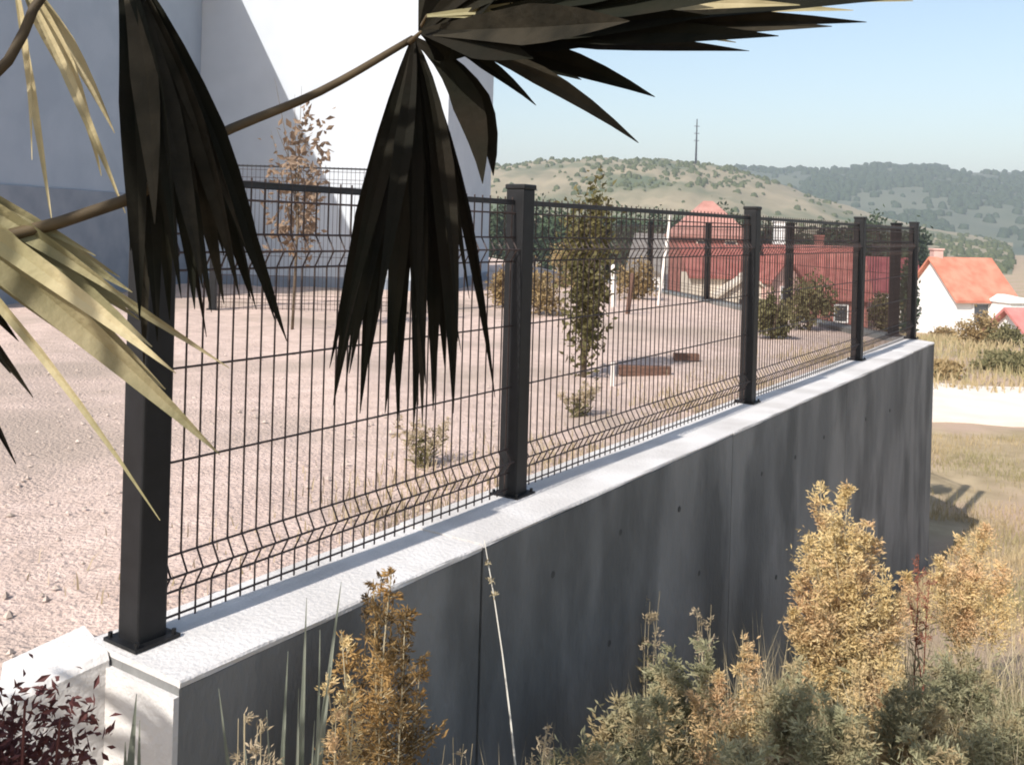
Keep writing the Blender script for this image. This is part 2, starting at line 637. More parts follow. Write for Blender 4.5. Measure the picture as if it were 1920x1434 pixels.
# form-tie holes
th_me = None
for s, z in ((-.1, -.22), (.42, -.2), (.35, -.62), (1.0, -.24), (1.25, -.6), (2.1, -.3), (2.7, -.32), (3.3, -.3), (2.4, -.95), (3.1, -.9), (-1.1, -.3), (4.4, -.35), (5.2, -.4)):
    if th_me is None:
        mb = MB()
        mb.tube([(-.004, 0, 0), (.0025, 0, 0)], .013, 10)
        th_me = mb.mesh("tie_hole")
    o = bpy.data.objects.new("tie_hole", th_me)
    if not th_me.materials:
        th_me.materials.append(M_joint)
    COL.objects.link(o)
    c = W(s, N_OUT, z)
    mw = Matrix.Identity(4)
    mw.col[0][:3] = N
    mw.col[1][:3] = Z.cross(N)
    mw.col[2][:3] = Z
    mw.col[3][:3] = c
    o.parent = wall
    o.matrix_parent_inverse = parent_inv(wall)
    o.matrix_basis = mw
# wing going left from the end of the wall, its top falling away
mb = MB()
wn = Vector((WD.y, -WD.x, 0))   # towards the inside of the yard?
if wn.y < 0:
    wn = -wn
L = 3.2
a0 = WING0 - WD * .02 - wn * .10
cs = []
k = 20
vs_, rows = [], []
for i in range(k + 1):
    f = i / k
    q = a0 + WD * (L * f)
    zt = -.004 - .28 * L * f * .8
    row = []
    for off, z in ((0, -3.4), (0, zt - .012), (.012, zt), (.19, zt), (.2, zt - .012), (.2, -3.4)):
        v = q + wn * off
        row.append(len(vs_))
        vs_.append((v.x, v.y, z + (random.uniform(-.003, .003) if z > -2 else 0)))
    rows.append(row)
fs = [(rows[i][q], rows[i + 1][q], rows[i + 1][(q + 1) % 6], rows[i][(q + 1) % 6]) for i in range(k) for q in range(6)]
fs += [tuple(reversed(rows[0])), tuple(rows[-1])]
mb.add(vs_, fs)
mb.build("wing_wall", M_conc_lit, wall, label="low concrete wing with falling top at the end of the wall")
# wall continuing under the far fence
fwall = thing("far_retaining_wall", "low concrete wall under the fence that turns away from the corner post", "wall", P5 + FD * 8)
for i in range(4):
    mb = MB()
    s0, s1 = .12 + i * 3.0, .12 + i * 3.0 + 2.985
    mb.box(P5 + FD * ((s0 + s1) / 2) + FN * .02 + Vector((0, 0, -2.0)), FD, FN, Z, (s1 - s0) / 2, .14, 1.99)
    o = mb.build("wall_panel", M_conc, fwall)

# ------------------------------------------------------------------ fences
POST = .080
mb = MB()
mb.box((0, 0, .575), Vector((1, 0, 0)), Vector((0, 1, 0)), Z, POST / 2, POST / 2, .575)
POST_ME = mb.mesh("post")
bevel_mesh(POST_ME, .006, 2)
POST_ME.materials.append(M_black)
mb = MB()
mb.box((0, 0, .010), Vector((1, 0, 0)), Vector((0, 1, 0)), Z, POST / 2 + .004, POST / 2 + .004, .010)
CAP_ME = mb.mesh("post_cap")
bevel_mesh(CAP_ME, .005, 2)
CAP_ME.materials.append(M_black)
mb = MB()
mb.box((0, 0, .004), Vector((1, 0, 0)), Vector((0, 1, 0)), Z, .062, .062, .004)
for sx in (-1, 1):
    for sy in (-1, 1):
        mb.tube([(sx * .051, sy * .051, .008), (sx * .051, sy * .051, .02)], .006, 6)
BASE_ME = mb.mesh("base_plate")
BASE_ME.materials.append(M_black)
WR = .0028
FOLD = .026


def wire_mesh(h, tag):
    pts = [(0, 0, .012), (0, 0, .09), (0, -FOLD, .135), (0, 0, .18), (0, 0, h * .5), (0, 0, h - .24), (0, -FOLD, h - .195), (0, 0, h - .15), (0, 0, h)]
    mb = MB()
    mb.tube(pts, WR, 5)
    me = mb.mesh("vertical_wire" + tag)
    me.materials.append(M_wire)
    return me


WIRE_ME = wire_mesh(1.12, "")


def frame_obj(name, me, parent, c, ax, ay):
    o = bpy.data.objects.new(name, me)
    COL.objects.link(o)
    mw = Matrix.Identity(4)
    mw.col[0][:3] = ax
    mw.col[1][:3] = ay
    mw.col[2][:3] = Z
    mw.col[3][:3] = c
    o.parent = parent
    o.matrix_parent_inverse = parent_inv(parent)
    o.matrix_basis = mw
    return o


def fence(name, label, pts, h=1.17, wires='each', step=.05, z=0.0, group=None):
    root = thing(name, label, "fence", (pts[0].x, pts[0].y, z), group)
    for i, p in enumerate(pts):
        d = (pts[min(i + 1, len(pts) - 1)] - pts[max(i - 1, 0)])
        if i > 0 and i < len(pts) - 1:
            d = pts[i + 1] - pts[i]
        d.z = 0
        d.normalize()
        nn = Vector((-d.y, d.x, 0))
        po = frame_obj("post", POST_ME, root, Vector((p.x, p.y, z)), d, nn)
        po.scale = (1, 1, (h - .018) / 1.15)
        frame_obj("post_cap", CAP_ME, po, Vector((p.x, p.y, z + h - .02)), d, nn)
        frame_obj("base_plate", BASE_ME, po, Vector((p.x, p.y, z + .0005)), d, nn)
    hh = h - .05
    for i in range(len(pts) - 1):
        a, b = pts[i], pts[i + 1]
        d = (b - a)
        d.z = 0
        Ln = d.length
        d.normalize()
        nn = Vector((d.y, -d.x, 0))
        g = POST / 2 + .004
        # the doubled edge wire at the top is the panel's own mesh
        mb = MB()
        for zz in (hh - .012, hh - .026):
            o1 = a + d * g
            o2 = b - d * g
            mb.tube([Vector((o1.x, o1.y, z + zz)), Vector((o2.x, o2.y, z + zz))], .0032, 6)
        mb.box(Vector(((a + b).x / 2, (a + b).y / 2, z + hh - .019)), d, nn, Z, Ln / 2 - g, .002, .006)
        pan = mb.build("panel", M_rail, root)
        for (zz, off) in ((.03, 0), (.09, .0), (.135, FOLD), (.18, 0), (.41, 0), (.64, 0), (hh - .24, 0), (hh - .195, FOLD), (hh - .15, 0), (hh - .06, 0)):
            mb = MB()
            o1 = a + d * g + nn * (off + .005)
            o2 = b - d * g + nn * (off + .005)
            mb.tube([Vector((o1.x, o1.y, z + zz)), Vector((o2.x, o2.y, z + zz))], WR * 1.15, 5)
            mb.build("horizontal_wire", M_wire, pan)
        nw = int((Ln - 2 * g) / step)
        off0 = (Ln - nw * step) / 2
        if wires == 'each':
            for k in range(nw + 1):
                q = a + d * (off0 + k * step)
                frame_obj("vertical_wire", WIRE_ME, pan, Vector((q.x, q.y, z)), d, -nn)
        else:
            mb = MB()
            for k in range(nw + 1):
                q = a + d * (off0 + k * step)
                mb.tube([Vector((q.x, q.y, z + .012)), Vector((q.x, q.y, z + hh))], WR, 4)
            o = mb.build("vertical_wires", M_wire, pan)
            o["kind"] = "stuff"
    return root


main_pts = [W(-1.6, 0, 0), W(0, 0, 0), W(2.53, 0, 0), W(5.08, 0, 0), W(7.22, 0, 0)]
fence("mesh_fence", "black welded mesh fence with square posts along the top of the long wall", main_pts, step=.048)
far_pts = [P5 + FD * (.001)] + [P5 + FD * (2.55 * k) for k in range(1, 6)]
far_pts[0] = P5 + FD * .06
# the corner post belongs to the main fence: start the far run just behind it
ff_pts = [P5 + FD * .30] + far_pts[1:]
fence("mesh_fence", "black mesh fence turning away behind the far corner post", ff_pts, wires='joined', z=-.01)
back_pts = [Vector((-3.45, 11.15, 0)), Vector((-1.25, 11.3, 0))]
fence("mesh_fence", "tall grey mesh fence standing before the white house", back_pts, h=1.75, wires='joined', z=-.05, step=.05)

# ------------------------------------------------------------------ white house
HC = Vector((-1.04, 15.0, 0))
HL = Vector((-.989, .15, 0)).normalized()      # leftwards along the facade
HB_ = Vector((.15, .989, 0)).normalized()      # into the house
house = thing("white_house", "large plain white rendered house with shaded wing behind the yard", "house", HC)


def hbox(name, material, u0, u1, d0, d1, z0, z1, parent, bev=.01):
    mb = MB()
    c = HC + HL * ((u0 + u1) / 2) + HB_ * ((d0 + d1) / 2)
    mb.box(Vector((c.x, c.y, (z0 + z1) / 2)), HL, HB_, Z, (u1 - u0) / 2, (d1 - d0) / 2, (z1 - z0) / 2)
    o = mb.build(name, material, parent)
    if bev:
        bevel_mesh(o.data, bev, 2)
    return o


UW = 4.14
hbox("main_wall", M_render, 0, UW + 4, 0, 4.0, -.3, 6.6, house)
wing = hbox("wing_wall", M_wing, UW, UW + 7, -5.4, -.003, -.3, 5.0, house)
hbox("wing_roof", M_eave, UW - .32, UW + 7.3, -5.75, -.004, 5.003, 5.22, house)
hbox("main_roof", M_eave, -.35, UW + 4.3, -.35, 4.3, 6.603, 6.80, house)
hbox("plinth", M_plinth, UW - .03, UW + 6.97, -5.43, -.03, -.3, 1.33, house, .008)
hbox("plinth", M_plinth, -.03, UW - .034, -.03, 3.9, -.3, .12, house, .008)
# a window high on the wing front, out towards the left
wd = hbox("window", M_eave, UW + 2.5, UW + 4.2, -5.46, -5.404, 1.9, 3.5, house, .004)
hbox("pane", M_glass, UW + 2.58, UW + 4.12, -5.475, -5.464, 1.98, 3.42, wd, 0)

# ------------------------------------------------------------------ far houses
def rotz(a):
    return Vector((math.cos(a), math.sin(a), 0)), Vector((-math.sin(a), math.cos(a), 0))


def roof_gable(mb, c, ax, ay, hw, hd, z0, z1, over=.4, thick=.18):
    """ridge along ax"""
    for s in (-1, 1):
        e = ay * (s * (hd + over))
        drop = (z1 - z0) * over / hd
        v = []
        for xx in (-1, 1):
            x = ax * (xx * (hw + over))
            v += [c + x + Vector((0, 0, z1)), c + x + e + Vector((0, 0, z0 - drop))]
        top = [q + Vector((0, 0, thick)) for q in v]
        vs_ = v + top
        mb.add(vs_, [(0, 1, 3, 2), (4, 6, 7, 5), (0, 4, 5, 1), (2, 3, 7, 6), (1, 5, 7, 3), (0, 2, 6, 4)])


def roof_hip(mb, c, ax, ay, hw, hd, z0, z1, over=.4, ridge=.0, thick=.2):
    w_, d_ = hw + over, hd + over
    e = [c + ax * (sx * w_) + ay * (sy * d_) for sx, sy in ((-1, -1), (1, -1), (1, 1), (-1, 1))]
    lo = [q + Vector((0, 0, z0 - .1)) for q in e]
    hi = [q + Vector((0, 0, z0 - .1 + thick)) for q in e]
    rd = [c + ax * (-ridge) + Vector((0, 0, z1)), c + ax * (ridge + .01) + Vector((0, 0, z1))]
    mb.add(lo + hi + rd, [(3, 2, 1, 0), (0, 1, 5, 4), (1, 2, 6, 5), (2, 3, 7, 6), (3, 0, 4, 7), (4, 5, 9, 8), (5, 6, 9), (6, 7, 8, 9), (7, 4, 8)])


def walls_gable(mb, c, ax, ay, hw, hd, zb, z0, z1):
    v = []
    for sx in (-1, 1):
        x = ax * (sx * hw)
        v += [c + x - ay * hd + Vector((0, 0, zb)), c + x + ay * hd + Vector((0, 0, zb)), c + x + ay * hd + Vector((0, 0, z0)), c + x + Vector((0, 0, z1 - .02)), c + x - ay * hd + Vector((0, 0, z0))]
    mb.add(v, [(0, 4, 3, 2, 1), (5, 6, 7, 8, 9), (0, 5, 9, 4), (1, 2, 7, 6), (0, 1, 6, 5), (4, 9, 8, 3), (3, 8, 7, 2)])


def window(root, c, ax, ay, u, dface, z, w, h, frame_m):
    """in the face looking along -ay at depth dface"""
    q = c + ax * u - ay * (dface + .02)
    mb = MB()
    mb.box(q + Vector((0, 0, z)), ax, ay, Z, w / 2 + .12, .05, h / 2 + .12)
    f = mb.build("window", frame_m, root)
    mb = MB()
    mb.box(q - ay * .055 + Vector((0, 0, z)), ax, ay, Z, w / 2, .01, h / 2)
    mb.build("pane", M_glass, f)


def chimney(roof, p, w, z0, z1, m_):
    mb = MB()
    X, Y_ = Vector((1, 0, 0)), Vector((0, 1, 0))
    mb.box(Vector((p.x, p.y, (z0 + z1) / 2)), X, Y_, Z, w / 2, w / 2, (z1 - z0) / 2)
    mb.box(Vector((p.x, p.y, z1 + .06)), X, Y_, Z, w / 2 + .08, w / 2 + .08, .06)
    mb.build("chimney", m_, roof)


def tile(name, a, b, st=.7):
    return mat(name, a, b, 1.3, .85, .6, 9, stretch=(1, 1, 1))


M_t_or = tile("orange_roof_tile", (.48, .17, .105), (.60, .25, .165))
M_t_red = tile("red_roof_tile", (.25, .075, .06), (.34, .125, .10))
M_t_pink = tile("faded_roof_tile", (.36, .17, .135), (.46, .24, .195))
M_t_crim = tile("crimson_roof_tile", (.20, .045, .05), (.28, .08, .08))
M_brick = mat("red_brick", (.24, .09, .07), (.36, .15, .12), 3, .9, .3, 20)
M_cream = mat("cream_render", (.60, .52, .42), (.70, .62, .52), 2, .9)
M_wh = mat("house_white_paint", (.76, .74, .71), (.83, .81, .78), 1.5, .9)
M_pinkw = mat("pink_render", (.52, .32, .27), (.60, .40, .35), 1.5, .9)

# H1: brick house with hip roof, lower red roof and cream gabled porch
c = P(1322, 590, 80)
zb = -6.5
c.z = 0
ax, ay = rotz(R(4))
h1 = thing("brick_house", "red brick house with faded hip roof and cream gabled porch", "house", (c.x, c.y, zb))
mb = MB()
mb.box(c + Vector((0, 0, (zb + .6) / 2)), ax, ay, Z, 2.5, 3, (.6 - zb) / 2)
mb.build("wall", M_brick, h1)
mb = MB()
roof_hip(mb, c, ax, ay, 2.5, 3, .6, 3.6, .35, .4)
rf1 = mb.build("roof", M_t_pink, h1)
cl = c - ay * 4.6
mb = MB()
mb.box(cl + Vector((0, 0, (zb - 2.2) / 2)), ax, ay, Z, 2.9, 1.58, (-2.2 - zb) / 2)
mb.build("front_wall", M_cream, h1)
mb = MB()
v = [cl - ax * 3.2 - ay * 2.0 + Vector((0, 0, -2.35)), cl + ax * 3.2 - ay * 2.0 + Vector((0, 0, -2.35)), cl + ax * 3.2 + ay * 1.57 + Vector((0, 0, .1)), cl - ax * 3.2 + ay * 1.57 + Vector((0, 0, .1))]
mb.add(v + [q - Vector((0, 0, .2)) for q in v], [(0, 1, 2, 3), (7, 6, 5, 4), (0, 4, 5, 1), (1, 5, 6, 2), (3, 7, 4, 0), (2, 6, 7, 3)])
mb.build("lower_roof", M_t_red, h1)
cp = c - ay * 7.0 + ax * 1.0
mb = MB()
walls_gable(mb, cp, ay, -ax, 1.0, 2.1, zb, -3.7, -2.3)
pg = mb.build("porch", M_cream, h1)
mb = MB()
roof_gable(mb, cp, ay, -ax, 1.0, 2.1, -3.68, -2.22, .35, .22)
mb.build("porch_roof", M_cream, pg)
window(h1, cp, ax, ay, .4, 1.0, -4.6, 2.2, 1.3, M_cream)
window(h1, c, ax, ay, -1.2, 3.0, -.2, .8, 1.0, M_cream)
window(h1, c, ax, ay, 1.1, 3.0, -.2, .8, 1.0, M_cream)

# white gable house to its left
c = P(1225, 560, 88)
c.z = 0
ax, ay = rotz(R(-20))
hA = thing("pale_house", "pale narrow house with a grey slanting roof beside the brick house", "house", (c.x, c.y, zb))
mb = MB()
walls_gable(mb, c, ax, ay, 1.5, 3.0, zb, -2.4, .6)
mb.build("wall", M_wh, hA)
mb = MB()
roof_gable(mb, c, ax, ay, 1.5, 3.0, -2.4, .6, .4)
mb.build("roof", mat("grey_roof", (.16, .15, .14), (.24, .22, .2), 2, .85), hA)
window(hA, c, ax, ay, .2, 3.0, -4, .9, 1.3, M_wh)

# H2: red house with tall roof
c = P(1520, 590, 78)
c.z = 0
ax, ay = rotz(R(-6))
h2 = thing("red_house", "dark red house with steep tiled roof and white chimney", "house", (c.x, c.y, zb))
mb = MB()
walls_gable(mb, c, ax, ay, 3.6, 3.4, zb, -3.6, .0)
mb.build("wall", M_brick, h2)
mb = MB()
roof_gable(mb, c, ax, ay, 3.6, 3.4, -3.6, .0, .4)
r2 = mb.build("roof", M_t_red, h2)
chimney(r2, c - ax * 2.6 + ay * .6, .8, -.8, 2.0, M_wh)
chimney(r2, c + ax * .6 + ay * .5, .6, -.8, .9, M_brick)
window(h2, c, ax, ay, -1.8, 3.4, -5.0, .9, 1.2, M_wh)
window(h2, c, ax, ay, 1.6, 3.4, -5.0, .9, 1.2, M_wh)
# H2b: pink wing left of it
c = P(1432, 585, 74)
c.z = 0
ax, ay = rotz(R(30))
h2b = thing("pink_house", "small pink rendered house with red tiled gable roof", "house", (c.x, c.y, zb))
mb = MB()
walls_gable(mb, c, ay, -ax, 2.2, 1.5, zb, -2.4, -.9)
mb.build("wall", M_pinkw, h2b)
mb = MB()
roof_gable(mb, c, ay, -ax, 2.2, 1.5, -2.4, -.9, .3)
mb.build("roof", M_t_red, h2b)
window(h2b, c, ax, ay, 0, 2.2, -3.6, .9, 1.2, M_wh)

# H3: crimson roof
c = P(1655, 580, 84)
c.z = 0
ax, ay = rotz(R(-14))
h3 = thing("gabled_house", "pale gabled house with crimson roof and white bargeboards", "house", (c.x, c.y, zb))
mb = MB()
walls_gable(mb, c, ax, ay, 2.4, 2.6, zb, -3.4, -.9)
mb.build("wall", M_pinkw, h3)
mb = MB()
roof_gable(mb, c, ax, ay, 2.4, 2.6, -3.4, -.9, .35)
mb.build("roof", M_t_crim, h3)
ce = c + ax * 1.3 - ay * 3.2
mb = MB()
walls_gable(mb, ce, ay, -ax, 1.2, 1.6, zb, -4.4, -2.9)
gb = mb.build("front_gable", M_wh, h3)
mb = MB()
roof_gable(mb, ce, ay, -ax, 1.2, 1.6, -4.38, -2.85, .3, .2)
mb.build("bargeboard", M_wh, gb)
window(h3, ce, ax, ay, 0, 1.2, -5.0, .8, 1.1, M_wh)

# H4: white house with orange roof
c = P(1797, 620, 72)
c.z = 0
ax, ay = rotz(R(16))
h4 = thing("white_cottage", "white cottage with bright orange tiled roof beyond the pale road", "house", (c.x, c.y, zb))
mb = MB()
walls_gable(mb, c, ax, ay, 2.5, 2.6, zb, -3.2, -.55)
mb.build("wall", M_wh, h4)
mb = MB()
roof_gable(mb, c, ax, ay, 2.5, 2.6, -3.2, -.55, .35, .2)
r4 = mb.build("roof", M_t_or, h4)
chimney(r4, c - ax * 1.9 + ay * .3, .7, -1.2, .15, M_pinkw)
window(h4, c, ax, ay, -.4, 2.6, -4.4, 1.2, 1.5, M_wh)
window(h4, c, ax, ay, 1.7, 2.6, -4.4, .8, 1.1, M_wh)
cw = P(1874, 615, 70)
cw.z = 0
mb = MB()
mb.box(cw + Vector((0, 0, (zb - 3.35) / 2)), ax, ay, Z, 1.15, 2.2, (-3.35 - zb) / 2)
an = mb.build("annex_wall", M_wh, h4)
mb = MB()
roof_hip(mb, cw, ax, ay, 1.15, 2.2, -3.3, -2.9, .15, .3, .15)
mb.build("annex_roof", M_wh, h4)
window(h4, cw, ax, ay, .3, 2.2, -4.7, .9, .9, M_wh)
# H5: low white outbuilding with red roof
c = P(1955, 690, 46)
zg = gz(c.x, 46) - .1
c.z = 0
ax, ay = rotz(R(8))
h5 = thing("white_outbuilding", "low white outbuilding with pinkish red roof by the road", "house", (c.x, c.y, zg))
zt5 = P(1955, 640, 46).z
zr5 = P(1955, 578, 48).z
mb = MB()
walls_gable(mb, c, ax, ay, 1.75, 2.0, zg, zt5, zr5)
mb.build("wall", M_wh, h5)
mb = MB()
roof_gable(mb, c, ax, ay, 1.75, 2.0, zt5, zr5, .35, .16)
mb.build("roof", mat("pink_red_roof", (.46, .16, .14), (.56, .23, .2), 1.3, .85, .5, 9), h5)
window(h5, c, ax, ay, -.9, 2.0, (zg + zt5) / 2, .6, .7, M_wh)

# ------------------------------------------------------------------ trees and bushes
def tree(name, label, cat, base, h, crown_c, crown_r, leaf_m, n, leaf, seed, trunk_r=.04, group=None, clumps=16, spread=.35, bark=None, bias=(0, 0, .2), aspect=.5):
    rng = np.random.default_rng(seed)
    base = Vector(base)
    t = thing(name, label, cat, base, group)
    mb = MB()
    cc = Vector(crown_c)
    top = cc + Vector((0, 0, crown_r[2] * .55))
    mid = base.lerp(top, .5) + Vector((rng.normal() * .05 * h * .3, 0, 0))
    mb.tube([base - Vector((0, 0, .1)), mid, top], [trunk_r, trunk_r * .7, trunk_r * .2], 7)
    for k in range(9):
        f = rng.uniform(.35, .9)
        s = base.lerp(top, f)
        e = cc + Vector((rng.normal() * crown_r[0] * .6, rng.normal() * crown_r[1] * .6, rng.normal() * crown_r[2] * .5))
        mb.tube([s, s.lerp(e, .5) + Vector((0, 0, .04 * h)), e], [trunk_r * .4, trunk_r * .25, trunk_r * .08], 5)
    mb.build("trunk", bark or M_bark, t, smooth=True)
    pts = blob_points(rng, n, crown_c, crown_r, clumps, spread)
    cloud("crown", pts, leaf, leaf_m, t, seed + 1, aspect=aspect, bias=bias)
    return t


# narrow olive-brown young tree inside the yard (photo column 1100)
b = P(1095, 690, 6.9)
b.z = -.05
tt = tree("young_tree", "narrow olive brown young tree behind the second fence panel", "tree", b, 1.6,
          (b.x + .0, b.y, .72), (.17, .17, .62), M_olive, 2600, .05, 31, .018, clumps=26, spread=.45)
# sparse pinkish-brown sapling before the white house
b = P(548, 600, 9.2)
b.z = -.05
tree("sapling", "sparse sapling with withered brown leaves before the white house", "tree", b, 2.4,
     (b.x + .02, b.y, 1.35), (.30, .30, 1.05), M_brownleaf, 620, .085, 33, .016, clumps=22, spread=.3)
# shrubs inside the far part of the yard
for i, (px, py, Y, hh, ww, lab) in enumerate((
        (1515, 700, 10.6, .62, .55, "rounded olive shrub between the third and fourth fence posts"),
        (1445, 705, 9.6, .42, .32, "small grey green shrub right beside the third fence post"),
        (1660, 640, 10.6, .40, .33, "low olive shrub before the last fence post"),
        (1010, 600, 11.5, .55, .55, "brown dry shrub just right of the second fence post"),
        (1190, 575, 14.5, .62, .7, "wide brown bush near the far side fence"),
        (1060, 560, 17.0, .8, .8, "tall dry bush at the back of the yard"),
        (945, 575, 12.5, .5, .4, "dry bush left of the second fence post"))):
    b = P(px, py, Y)
    b.z = -.05
    rng = np.random.default_rng(50 + i)
    t = thing("shrub", lab, "shrub", b)
    mb = MB()
    for k in range(7):
        a = rng.uniform(0, 6.28)
        mb.tube([b, b + Vector((math.cos(a) * ww * .25, math.sin(a) * ww * .25, hh * .6)), b + Vector((math.cos(a) * ww * .4, math.sin(a) * ww * .4, hh * .95))], [.012, .008, .003], 5)
    mb.build("stem", M_bark, t)
    pts = blob_points(rng, 1700, (b.x, b.y, b.z + hh * .52), (ww * .52, ww * .5, hh * .55), 22, .36)
    pts = pts[pts[:, 2] > b.z]
    cloud("foliage", pts, .055, M_shrub if i in (0, 1, 2) else M_drybush, t, 60 + i, aspect=.45, bias=(0, 0, .4))

# trees among and behind the houses
spots = [(1390, 96, 9.0, 1.6), (1440, 98, 8.6, 1.5), (1500, 96, 8.7, 1.8), (1548, 97, 8.9, 2.0), (1600, 98, 8.9, 1.9), (1640, 100, 9.0, 2.0), (1676, 99, 9.0, 1.9), (1712, 101, 8.9, 1.9), (1345, 112, 9.6, 2.4), (1272, 105, 9.3, 2.2), (1225, 108, 9.2, 2.4), (1165, 100, 9.0, 2.4), (1105, 106, 9.4, 2.4), (1052, 98, 9.2, 2.3), (1000, 104, 9.9, 2.4), (945, 100, 9.8, 2.3), (890, 103, 9.9, 2.4)]
for i, (px, Y, hh, rr) in enumerate(spots):
    b = P(px, 500, Y)
    b.z = -6.4
    where = ("dark green tree beyond the yard, left of the brick house" if px < 1240 else "dark green tree rising behind the brick house" if px < 1400
             else "dark green tree rising behind the dark red house" if px < 1620 else "dark green tree rising behind the crimson roofed house")
    tree("dark_tree", where, "tree", b, hh, (b.x, b.y, b.z + hh * .6), (rr, rr, hh * .42),
         M_conifer, 2200, .55, 80 + i, .18, "trees behind the red roofed houses", clumps=22, spread=.34)
b = P(1704, 600, 60)
b.z = gz(b.x, 60) - .1
tree("cypress", "slim dark cypress in front of the crimson roofed house", "tree", b, 5.5, (b.x, b.y, b.z + 2.7), (.55, .55, 2.7), M_conifer, 2600, .3, 101, .12, clumps=34, spread=.4, bias=(0, 0, .8))
for i, (px, py, Y, hh, ww, lab, mm) in enumerate((
        (1835, 690, 40, 1.5, 2.1, "rounded brown bush between the road and the white cottage", M_drybush),
        (1885, 700, 39, .9, 1.4, "low dark bush at the foot of the white outbuilding", M_shrub),
        (1905, 715, 27, .5, 2.6, "scrubby strip of weeds along the far edge of the road", M_shrub),
        (1770, 640, 58, .8, 1.6, "small bush under the cottage wall", M_drybush),
        (1760, 715, 25, .45, 1.2, "dry tuft beside the end of the wall at the road edge", M_drybush))):
    b = P(px, py, Y)
    b.z = gz(b.x, Y) - .05
    rng = np.random.default_rng(120 + i)
    t = thing("bush", lab, "bush", b)
    mb = MB()
    for k in range(6):
        a = rng.uniform(0, 6.28)
        mb.tube([b, b + Vector((math.cos(a) * ww * .3, math.sin(a) * ww * .3, hh * .7))], [.04, .01], 5)
    mb.build("stem", M_bark, t)
    pts = blob_points(rng, 1500, (b.x, b.y, b.z + hh * .5), (ww * .5, ww * .5, hh * .55), 24, .36)
    pts = pts[pts[:, 2] > b.z - .05]
    cloud("foliage", pts, .16, mm, t, 130 + i, aspect=.5, bias=(0, 0, .4))

# ------------------------------------------------------------------ boards and stakes in the yard
X_, Y__ = Vector((1, 0, 0)), Vector((0, 1, 0))


def board(name, label, cat, pa, pb, Y, h, th, m_, z):
    a = P(pa, 690, Y)
    b = P(pb, 690, Y)
    a.z = b.z = z
    d = (b - a).normalized()
    mb = MB()
    mb.box((a + b) / 2 + Vector((0, 0, h / 2)), d, Vector((-d.y, d.x, 0)), Z, (b - a).length / 2, th / 2, h / 2)
    o = mb.build(name, m_)
    bevel_mesh(o.data, .004, 1)
    o["label"] = label
    o["category"] = cat
    return o


board("timber_board", "long brown timber edging board lying in the gravel", "board", 1160, 1258, 7.0, .075, .05, M_wood, -.05)
board("timber_board", "shorter brown timber board behind the white stake's bed", "board", 1262, 1310, 7.9, .06, .05, M_wood, -.05)


def stake(name, label, cat, p0, p1, r, m_):
    mb = MB()
    d = (p1 - p0)
    mb.tube([p0, p0 + d * .5, p0 + d * .97, p1], [r, r, r * .9, r * .35], 6)
    o = mb.build(name, m_)
    o["label"] = label
    o["category"] = cat


g = P(1150, 700, 6.6)
stake("white_stake", "short white wooden stake at the end of the timber board", "stake", Vector((g.x, g.y, -.15)), Vector((g.x - .005, g.y, .10)), .016, M_whitewood)
g = P(1152, 560, 13)
stake("white_stake", "upright white stake standing near the far fence", "stake", Vector((g.x, 13, -.15)), P(1150, 496, 13), .035, M_whitewood)
g = P(1176, 560, 12)
stake("brown_stake", "leaning brown wooden stake beside the upright white one", "stake", Vector((g.x, 12, -.15)), P(1186, 512, 12), .03, M_wood)
g = P(1232, 600, 13.5)
stake("white_stake", "tall leaning pale pole by the far side fence", "pole", Vector((g.x, 13.5, -.15)), P(1258, 400, 13.5), .022, M_whitewood)

# ------------------------------------------------------------------ palm
CROWN = Vector((-1.46, 1.0, .74))
TB = Vector((-1.5, .95, 0))
palm = thing("fan_palm", "low fan palm with drooping dark and dry tan fronds before the fence", "palm", (TB.x, TB.y, gz(TB.x, TB.y)))
mb = MB()
zg = gz(TB.x, TB.y)
rngp = random.Random(3)
pts, rad = [], []
for k in range(15):
    f = k / 14
    pts.append(Vector((TB.x + .04 * f, TB.y + .05 * f, zg - .1 + (CROWN.z - zg + .1) * f)))
    rad.append(.115 + (.02 if k % 2 else -.008) + .03 * f)
mb.tube(pts, rad, 12)
trunk = mb.build("trunk", M_fibre, palm, smooth=True)


def leaflet_mesh(h, tip, mid, w, fold=.35, face=None, seg=9, waist=.55, twist=0.0):
    """folded blade from hub to tip through the bowed middle point"""
    pts = []
    for i in range(seg + 1):
        t = i / seg
        pts.append(h * ((1 - t) ** 2) + mid * (2 * t * (1 - t)) + tip * (t * t))
    vs_, fs = [], []
    for i, p in enumerate(pts):
        t = i / seg
        d = (pts[min(i + 1, seg)] - pts[max(i - 1, 0)]).normalized()
        nrm = face if face is not None else Vector((0, -1, .2))
        s = d.cross(nrm)
        if s.length < 1e-4:
            s = d.cross(Vector((1, 0, 0)))
        s.normalize()
        if twist:
            s = (Matrix.Rotation(twist * (.4 + .6 * t), 3, d) @ s)
        n2 = s.cross(d)
        prof = (.18 + .82 * min(1, t / waist)) if t < waist else (1 - ((t - waist) / (1 - waist)) ** 1.6)
        ww = max(w * .5 * prof, .0006)
        vs_ += [p + s * ww, p - n2 * (ww * fold), p - s * ww]
    for i in range(seg):
        a = 3 * i
        fs += [(a, a + 1, a + 4, a + 3), (a + 1, a + 2, a + 5, a + 4)]
    mb = MB()
    mb.add(vs_, fs)
    return mb


